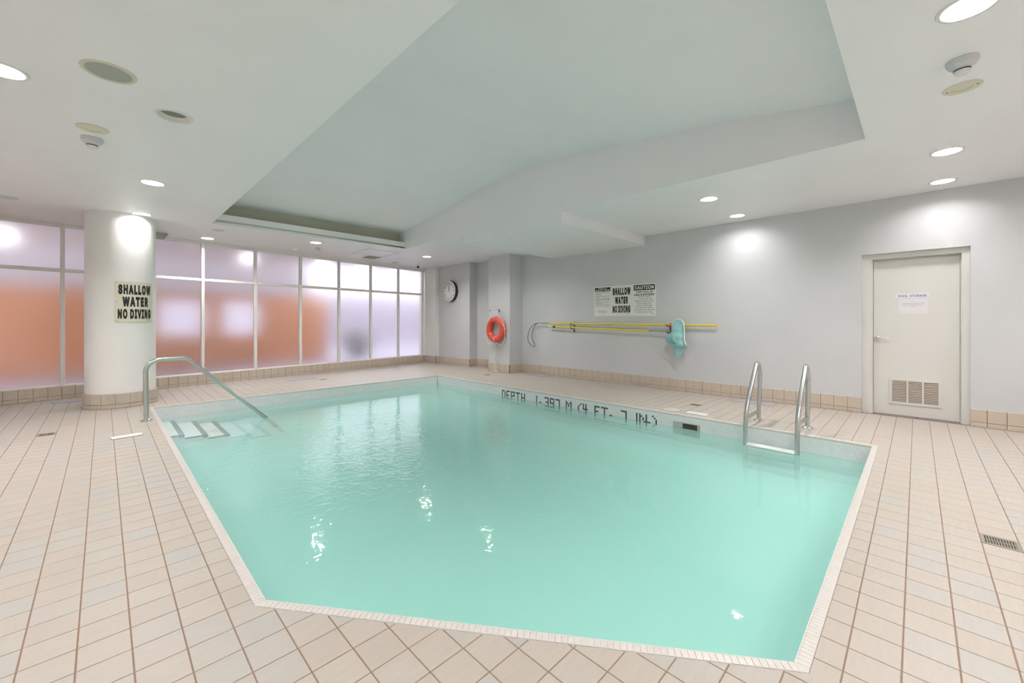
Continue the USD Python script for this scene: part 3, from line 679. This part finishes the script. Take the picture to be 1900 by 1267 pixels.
t = thing('depth_warning_sign', 'cream SHALLOW WATER NO DIVING sign curved around the white column', 'sign')
CA0, CA1, CZ0, CZ1 = math.radians(-102), math.radians(-34), 1.268, 1.874
CW = (CA1 - CA0) * (COLR + .004); CH = CZ1 - CZ0
def wrap(m, r0=COLR + .004):
    v = np.asarray(m[0], float); a = CA0 + v[:, 0] / (COLR + .004); r = r0 + v[:, 2]
    return np.column_stack([COL[0] + r * np.cos(a), COL[1] + r * np.sin(a), CZ0 + v[:, 1]]), m[1]
def grid_plate(w, h, th, n=24):
    V, F = [], []
    for i in range(n + 1):
        for (v_, d) in ((0, 0), (0, th), (h, th), (h, 0)): V.append([w * i / n, v_, d])
    for i in range(n):
        for e in range(4):
            a, b = i * 4 + e, i * 4 + (e + 1) % 4; F += [[a, a + 4, b + 4], [a, b + 4, b]]
    F += [[0, 1, 2], [0, 2, 3], [n * 4, n * 4 + 2, n * 4 + 1], [n * 4, n * 4 + 3, n * 4 + 2]]
    return np.array(V, float), np.array(F)
obj('board', wrap(grid_plate(CW, CH, .004)), M_signcream, t)
lt = lettering(['SHALLOW', 'WATER', 'NO DIVING'], .44, [.150, .150, .150], [.032, .032], .6, True, fit=[.405, .315, .415], stroke=9)
lm = trimesh.Trimesh(*lt, process=False)
lm = trimesh.remesh.subdivide_to_size(lm.vertices, lm.faces, .03)
obj('lettering', wrap((lm[0] + [CW / 2 + .002, CH - .045, .0042], lm[1])), M_ink, t)
for s_, u, w_ in (('-- --- --', .29, .10), ('APM', .40, .05)):
    mk = lettering([s_], .1, [.014], [], 1, True, fit=[w_]); obj('maker_mark', wrap((mk[0] + [u, .040, .0042], mk[1])), M_ink_grey, t)
for u in (.018, CW - .018):
    for v_ in (.025, CH / 2, CH - .022):
        obj('screw', wrap(frame_map(lathe([(.006, 0), (.004, .002), (0, .0025)], 10), (u, v_, .004), (1, 0, 0), (0, 1, 0), (0, 0, 1))), M_drain, t)

# ------------------------------------------------------------------ wall clock
t = thing('wall_clock', 'round wall clock with a white dial and a deep black case', 'clock', None, (7.28, 9.765, 2.165))
toX = lambda m: frame_map(m, (0, 0, 0), (0, -1, 0), (0, 0, 1), (-1, 0, 0))
obj('case', toX(lathe([(.20, 0), (.305, .0), (.312, .02), (.305, .085), (.292, .100), (.280, .098), (.276, .085), (0, .085)], 64)), M_black, t, smooth=30)
obj('dial', toX(lathe([(.284, .088), (.284, .094), (0, .094)], 64)), M_plastic, t, smooth=30)
obj('bezel', toX(lathe([(.280, .09), (.300, .088), (.300, .106), (.290, .110), (.282, .104), (.280, .09)], 64)), M_plastic, t, smooth=30)
for k in range(12):
    a = math.pi / 2 - (k + 1) * math.pi / 6; m = meshkit.text_mesh(str(k + 1), .052, depth=.001, bold=True); b_ = m.bounds
    m.apply_translation([.222 * math.cos(a) - b_.mean(0)[0], .222 * math.sin(a) - b_.mean(0)[1], .0945]); obj('numeral', toX((m.vertices, m.faces)), M_ink, t)
ticks = []
for k in range(60):
    a = k * math.pi / 30; v, f = bx(-.001, .001, .262, .274, .0942, .0952)
    ticks.append((v @ np.array([[math.cos(a), math.sin(a), 0], [-math.sin(a), math.cos(a), 0], [0, 0, 1]]), f))
obj('minute_marks', toX(cat(*ticks)), M_ink, t)
for ang, L, w_, nm_ in ((100, .14, .007, 'hour_hand'), (84, .20, .005, 'minute_hand')):
    a = math.radians(ang - 90); v, f = bx(-w_, w_, -.03, L, .097, .099)
    obj(nm_, toX((v @ np.array([[math.cos(a), math.sin(a), 0], [-math.sin(a), math.cos(a), 0], [0, 0, 1]]), f)), M_ink, t)

# ------------------------------------------------------------------ life ring, hook and line on the pilaster
def ring_hook(label, y, z, big=True):
    h = thing('wall_hook', label, 'hook', None, (PIL_X, y, z))
    obj('plate', toX(rbox(-.016, .016, -.03, .03, 0, .005, .001)) if big else toX(lathe([(.016, 0), (.014, .008), (0, .01)], 16)), M_bracket, h)
    if big: obj('prong', toX(tube(bend_path([(0, .01, .004), (0, .005, .05), (0, .045, .065)], .03), .006, 8)), M_bracket, h)
    return h
ring_hook('dark metal hook holding the orange life ring', 7.446, 1.545)
ring_hook('small dark wall peg left of the life ring hook', 7.80, 1.557, False)
RY, RZ, RR, Rr = 7.475, 1.075, .262, .076
t = thing('life_ring', 'orange ring lifebuoy with white rope hanging on the pilaster', 'life ring', None, (PIL_X - Rr - .016, RY, RZ))
tor = trimesh.creation.torus(RR - .012, Rr, major_sections=72, minor_sections=28)
obj('ring', frame_map(tor, (0, 0, 0), (0, -1, 0), (0, 0, 1), (-1, 0, 0)), M_orange, t, smooth=True)
ph = np.linspace(0, 2 * math.pi, 24)
def arc(a0, a1, sag, n=22, off=0.0):
    out = []
    for q in np.linspace(0, 1, n):
        a = math.radians(a0 + (a1 - a0) * q); r = RR + Rr - .006 + sag * math.sin(math.pi * q); out.append((r * math.cos(a), r * math.sin(a) - off * math.sin(math.pi * q) , .02))
    return np.array(out)
for a0, a1, sg, of in ((98, 5, .012, 0), (5, -82, .03, .10), (262, 182, .03, .10), (182, 100, .006, 0)):
    obj('grab_rope', toX(tube(smooth_path(arc(a0, a1, sg, 9, of), 40), .0075, 8)), M_rope, t, smooth=40)
for a in (270, 90):
    c, s = math.cos(math.radians(a)), math.sin(math.radians(a)); cr = RR - .012
    obj('rope_band', toX(tube([((cr + (Rr + .003) * math.cos(q)) * c, (cr + (Rr + .003) * math.cos(q)) * s, (Rr + .003) * math.sin(q)) for q in ph[:-1]], .0065, 6, closed=True)), M_rope, t, smooth=40)
t = thing('throw_line', 'white throw line falling from the hook behind the orange ring to a tangle on deck', 'rope', None, (PIL_X, RY, 0))
hk = 1.56
obj('hanging_line', toX(cat(tube(smooth_path([(.028, hk, .06), (.0, 1.50, .10), (-.07, 1.40, .165), (-.03, 1.375, .168), (.04, 1.42, .165), (.075, 1.40, .165)], 50), .007, 8),
    tube(smooth_path([(.028, hk, .055), (.10, 1.46, .13), (.215, 1.34, .175), (.30, 1.21, .15), (.345, 1.09, .10)], 40), .0075, 8))), M_rope, t, smooth=40)
obj('falling_line', toX(cat(tube(smooth_path([(-.01, 1.0, .012), (.0, .8, .03), (-.015, .6, .035), (-.02, .4, .04), (-.06, .22, .05), (-.02, .10, .09), (.02, .02, .11)], 60), .006, 8),
    tube(smooth_path([(.03, 1.0, .012), (.055, .75, .03), (.05, .55, .035), (.035, .35, .04), (.02, .15, .08), (.03, .02, .11)], 60), .006, 8),
    tube(smooth_path([(-.03, .98, .012), (-.06, .7, .03), (-.075, .45, .035), (-.09, .25, .045), (-.03, .12, .07)], 60), .005, 8))), M_rope, t, smooth=40)
q = np.linspace(0, 5.5 * math.pi, 90)
tang = np.column_stack([.03 + (.05 + .055 * np.sin(q * .37)) * np.cos(q), .014 + .022 * np.abs(np.sin(q * .83)), .13 + (.035 + .025 * np.sin(q * .53)) * np.sin(q)])
obj('tangle', toX(tube(tang, .006, 8)), M_rope, t, smooth=40)

# ------------------------------------------------------------------ poles, brackets, crook and net on the grey wall
def wall_pole_bracket(label, y, z, drops):
    b = thing('pole_bracket', label, 'bracket', None, (XB, y, z))
    obj('back_bar', toX(rbox(-.012, .012, -.165, .055, 0, .008, .002)), M_bracket, b)
    for dz in drops:
        obj('hook', toX(tube(bend_path([(0, dz + .006, .006), (0, dz, .075), (-.01, dz + .002, .118), (-.035, dz + .048, .121)], .025), .008, 10)), M_bracket, b, smooth=40)
    obj('tip', toX(frame_map(lathe([(.013, 0), (.013, .012), (0, .014)], 14), (0, -.155, .008), (1, 0, 0), (0, 1, 0), (0, 0, 1))), M_bracket, b)
    return b
wall_pole_bracket('dark wall bracket carrying the left ends of the yellow poles', 5.47, 1.2, (-.0034, -.091))
wall_pole_bracket('dark wall bracket next to the teal net', 3.27, 1.185, (-.0034, -.124))
PXA = XB - .085
t = thing('rescue_pole', 'upper yellow reaching pole ending in a thin grey crook loop', 'pole')
yl = lambda a, b, q: (PXA, a[0] + (b[0] - a[0]) * q, a[1] + (b[1] - a[1]) * q)
PA, PB = (6.12, 1.230), (2.44, 1.205)
obj('pole', tube([yl(PA, PB, 0), yl(PA, PB, 1)], .020, 16), M_yellow, t, smooth=40)
obj('end_cap', tube([yl(PA, PB, .994), yl(PA, PB, 1.003)], .022, 16), M_yellow, t, smooth=40)
obj('inner_tube', tube([(PXA, 6.37, 1.232), (PXA, 6.10, 1.230)], .012, 14), M_steel, t, smooth=40)
obj('crook', tube(smooth_path([(PXA, 6.36, 1.232), (PXA, 6.50, 1.236), (PXA - .005, 6.62, 1.195), (PXA - .01, 6.74, 1.08), (PXA - .01, 6.80, .95), (PXA - .01, 6.81, .83), (PXA - .01, 6.74, .72), (PXA - .01, 6.66, .675), (PXA - .01, 6.595, .665), (PXA - .008, 6.585, .70), (PXA - .005, 6.64, .80), (PXA, 6.685, .90), (PXA, 6.67, 1.02), (PXA, 6.61, 1.14), (PXA, 6.55, 1.21), (PXA, 6.50, 1.232)], 110), .0065, 10), M_bracket, t, smooth=40)
t = thing('net_pole', 'lower yellow telescopic pole with a black clamp and silver inner tube', 'pole')
PC, PD = (6.06, 1.152), (3.66, 1.094)
obj('pole', tube([(PXA, PC[0], PC[1]), (PXA, PD[0], PD[1])], .019, 16), M_yellow, t, smooth=40)
obj('inner_tube', tube([(PXA, PD[0] + .02, PD[1]), (PXA, 3.22, 1.081)], .012, 14), M_steel, t, smooth=40)
obj('clamp', tube([(PXA, 6.005, 1.151), (PXA, 5.945, 1.149)], .024, 14), M_black, t, smooth=40)
obj('tip', tube([(PXA, 6.15, 1.154), (PXA, 6.06, 1.152)], .012, 14), M_plastic, t, smooth=40)
# hand net: D-shaped rim with a sagging bag
t = thing('leaf_net', 'teal leaf net with a pale rounded rim at the right end of the lower pole', 'net')
NX = XB - .20
rim = np.array([(3.175, 1.10), (3.165, 1.20), (3.135, 1.275), (3.08, 1.315), (3.02, 1.312), (2.965, 1.27), (2.945, 1.19), (2.935, 1.05), (2.93, .93), (2.90, .86)])
rimp = smooth_path(np.column_stack([NX + np.linspace(.06, -.01, 10), rim]), 60)
obj('rim', tube(rimp, .012, 10), M_netrim, t, smooth=40)
obj('socket', tube([(PXA, 3.23, 1.08), (PXA - .02, 3.17, 1.085), (NX + .06, 3.175, 1.10)], .014, 10), M_bracket, t, smooth=40)
bag_o = np.array([(3.168, 1.10), (3.160, 1.20), (3.13, 1.27), (3.08, 1.308), (3.02, 1.305), (2.97, 1.265), (2.952, 1.19), (2.94, 1.05), (2.935, .93), (2.895, .835), (2.945, .80), (2.99, .73), (3.02, .67), (3.07, .635), (3.11, .66), (3.145, .72), (3.135, .80), (3.165, .86), (3.255, .93), (3.245, 1.0)])
bag = Polygon(bag_o).buffer(.004)
bb = trimesh.creation.extrude_polygon(bag, .02, engine='earcut'); bv, bf = trimesh.remesh.subdivide_to_size(bb.vertices, bb.faces, .035)
bw_ = meshkit.noise(np.column_stack([bv[:, :2] * 14, np.zeros(len(bv))])) - .5
ins = np.array([bag.exterior.distance(Point(p)) for p in bv[:, :2]])
bv[:, 2] = (bv[:, 2] - .01) * .5 + np.minimum(ins * .55, .05) * np.clip((1.25 - bv[:, 1]) * 4, .1, 1) + bw_ * .02
obj('net_bag', frame_map((bv, bf), (NX + .03, 0, 0), (0, 1, 0), (0, 0, 1), (-1, 0, 0)), M_net, t, smooth=60)
hem = smooth_path([(NX - .012, 3.255, .935), (NX - .03, 3.17, .868), (NX - .035, 3.08, .85), (NX - .03, 2.98, .82), (NX - .015, 2.895, .825)], 40)
obj('net_hem', tube(hem, .010, 8), M_nethem, t, smooth=40)
t = thing('orange_clip', 'small orange clip on the upper yellow pole by the net', 'clip', None, (PXA, 3.215, 1.212))
obj('band', frame_map(lathe([(.017, -.014), (.022, -.014), (.022, .014), (.017, .014)], 20), (0, 0, 0), (1, 0, 0), (0, 0, 1), (0, -1, 0)), M_clip, t, smooth=40)
obj('tab', rbox(-.03, -.017, -.012, .045, -.02, .02, .003), M_clip, t)

# ------------------------------------------------------------------ handrail and ladder
def flange(parent, x, y, r=.062):
    obj('floor_flange', frame_map(lathe([(r, 0), (r, .006), (r * .8, .016), (.03, .022), (.025, .022)], 32), (x, y, 0), (1, 0, 0), (0, 1, 0), (0, 0, 1)), M_steel, parent, smooth=30)
t = thing('stair_handrail', 'stainless handrail sloping from the deck into the water over the steps', 'handrail')
HY = 7.03
pts = bend_path([(.392, HY, 0), (.383, HY, .775), (.795, HY, .785), (1.79, HY, -.235), (2.02, HY, -.475)], [0, .15, .14, .1, 0], 14)
obj('rail', tube(pts, .0265, 20), M_steel, t, smooth=50); flange(t, .392, HY)
t = thing('pool_ladder', 'stainless pool ladder with two tall bent rails at the far side of the pool', 'ladder')
for LY in (1.451, .937):
    pts = bend_path([(5.975, LY, 0), (6.045, LY, .60), (5.93, LY, .80), (5.50, LY, .31), (5.425, LY, .18), (5.40, LY, -.1), (5.37, LY, -.5), (5.37, LY, -1.2)], [0, .2, .11, .2, .2, .3, .3, 0], 12)
    rl = obj('rail', tube(pts, .0245, 20), M_steel, t, smooth=50); flange(t, 5.975, LY, .058)
    obj('brace', tube([(5.985, LY, .125), (5.43, LY, .125)], .019, 14), M_steel, t, smooth=50)
for z in (-.168, -.43, -.70, -.97): obj('step', rbox(5.355, 5.465, .955, 1.433, z - .018, z, .004), M_signwhite if z > -.2 else M_steel, t)

# ------------------------------------------------------------------ things set into or lying on the deck
for (x, y), lab in DRAINS:
    d = thing('floor_drain', lab, 'drain', None, (x + .0005, y + .0005, 0)); s = .1495
    obj('pit', bx(.002, s - .002, .002, s - .002, -.0028, -.0022), M_dark, d)
    obj('frame', rframe(0, s, 0, s, .019, -.003, .0006, .014), M_drain, d)
    for k in range(11): obj('bar', bx(.018, s - .018, .016 + k * .0108, .0205 + k * .0108, -.003, .0), M_drain, d)
    obj('cross_bar', bx(s / 2 - .004, s / 2 + .004, .01, s - .01, -.003, .0002), M_drain, d)
def register(label, c, u, L, wd):
    n = np.array([-u[1], u[0]]); r = thing('floor_register', label, 'floor register')
    mp = lambda m: frame_map(m, (*c, 0), (*u, 0), (*n, 0), (0, 0, 1))
    obj('plate', mp(rbox(-L / 2, L / 2, -wd / 2, wd / 2, .0002, .006, .002)), M_register, r)
    for k in range(5): obj('slot', mp(bx(-L / 2 + .03, L / 2 - .03, -wd / 2 + .03 + k * (wd - .06) / 4 - .004, -wd / 2 + .03 + k * (wd - .06) / 4 + .004, .0058, .0064)), M_smoke, r)
uw = WIND; uy = np.array([0.0, 1.0])
register('grey floor plate under the windows in the middle', (3.10, 9.66), uw, .56, .24)
register('grey floor plate against the windows left of the column', (-.30, 9.62), uw, .56, .24)
register('grey floor plate by the pilaster below the crook', (7.27, 6.28), uy, .56, .24)
register('grey floor plate against the wall behind the ladder', (7.22, 1.82), uy, .60, .24)
register('grey floor plate under the windows near the far corner', (5.55, 10.35), uw, .56, .24)
t = thing('cover_plate', 'white raised plastic cover plate on the left deck beside the handrail', 'cover plate', None, (.185, 6.215, .0003), 6)
obj('lid', rbox(-.125, .125, -.058, .058, 0, .012, .004), M_plastic, t)
obj('end_clip', rbox(.118, .132, -.045, .045, 0, .014, .003), M_smoke, t); obj('end_clip', rbox(-.132, -.118, -.045, .045, 0, .014, .003), M_smoke, t)
t = thing('skimmer_lid', 'round beige skimmer lid in the far deck beside a white plate', 'lid', None, (5.80, 2.52, .0002))
obj('lid', lathe([(.125, 0), (.125, .003), (.118, .005), (0, .005)], 40), M_cope, t, smooth=30); obj('rim', lathe([(.136, 0), (.136, .003), (.126, .0035)], 40), M_drain, t)
t = thing('deck_plate', 'flat white plate in the far deck right of the round skimmer lid', 'plate', None, (5.81, 2.16, .0002))
obj('plate', rbox(-.06, .06, -.14, .14, 0, .005, .002), M_plastic, t); obj('seam', bx(-.055, .055, -.002, .002, .0048, .0054), M_smoke, t)
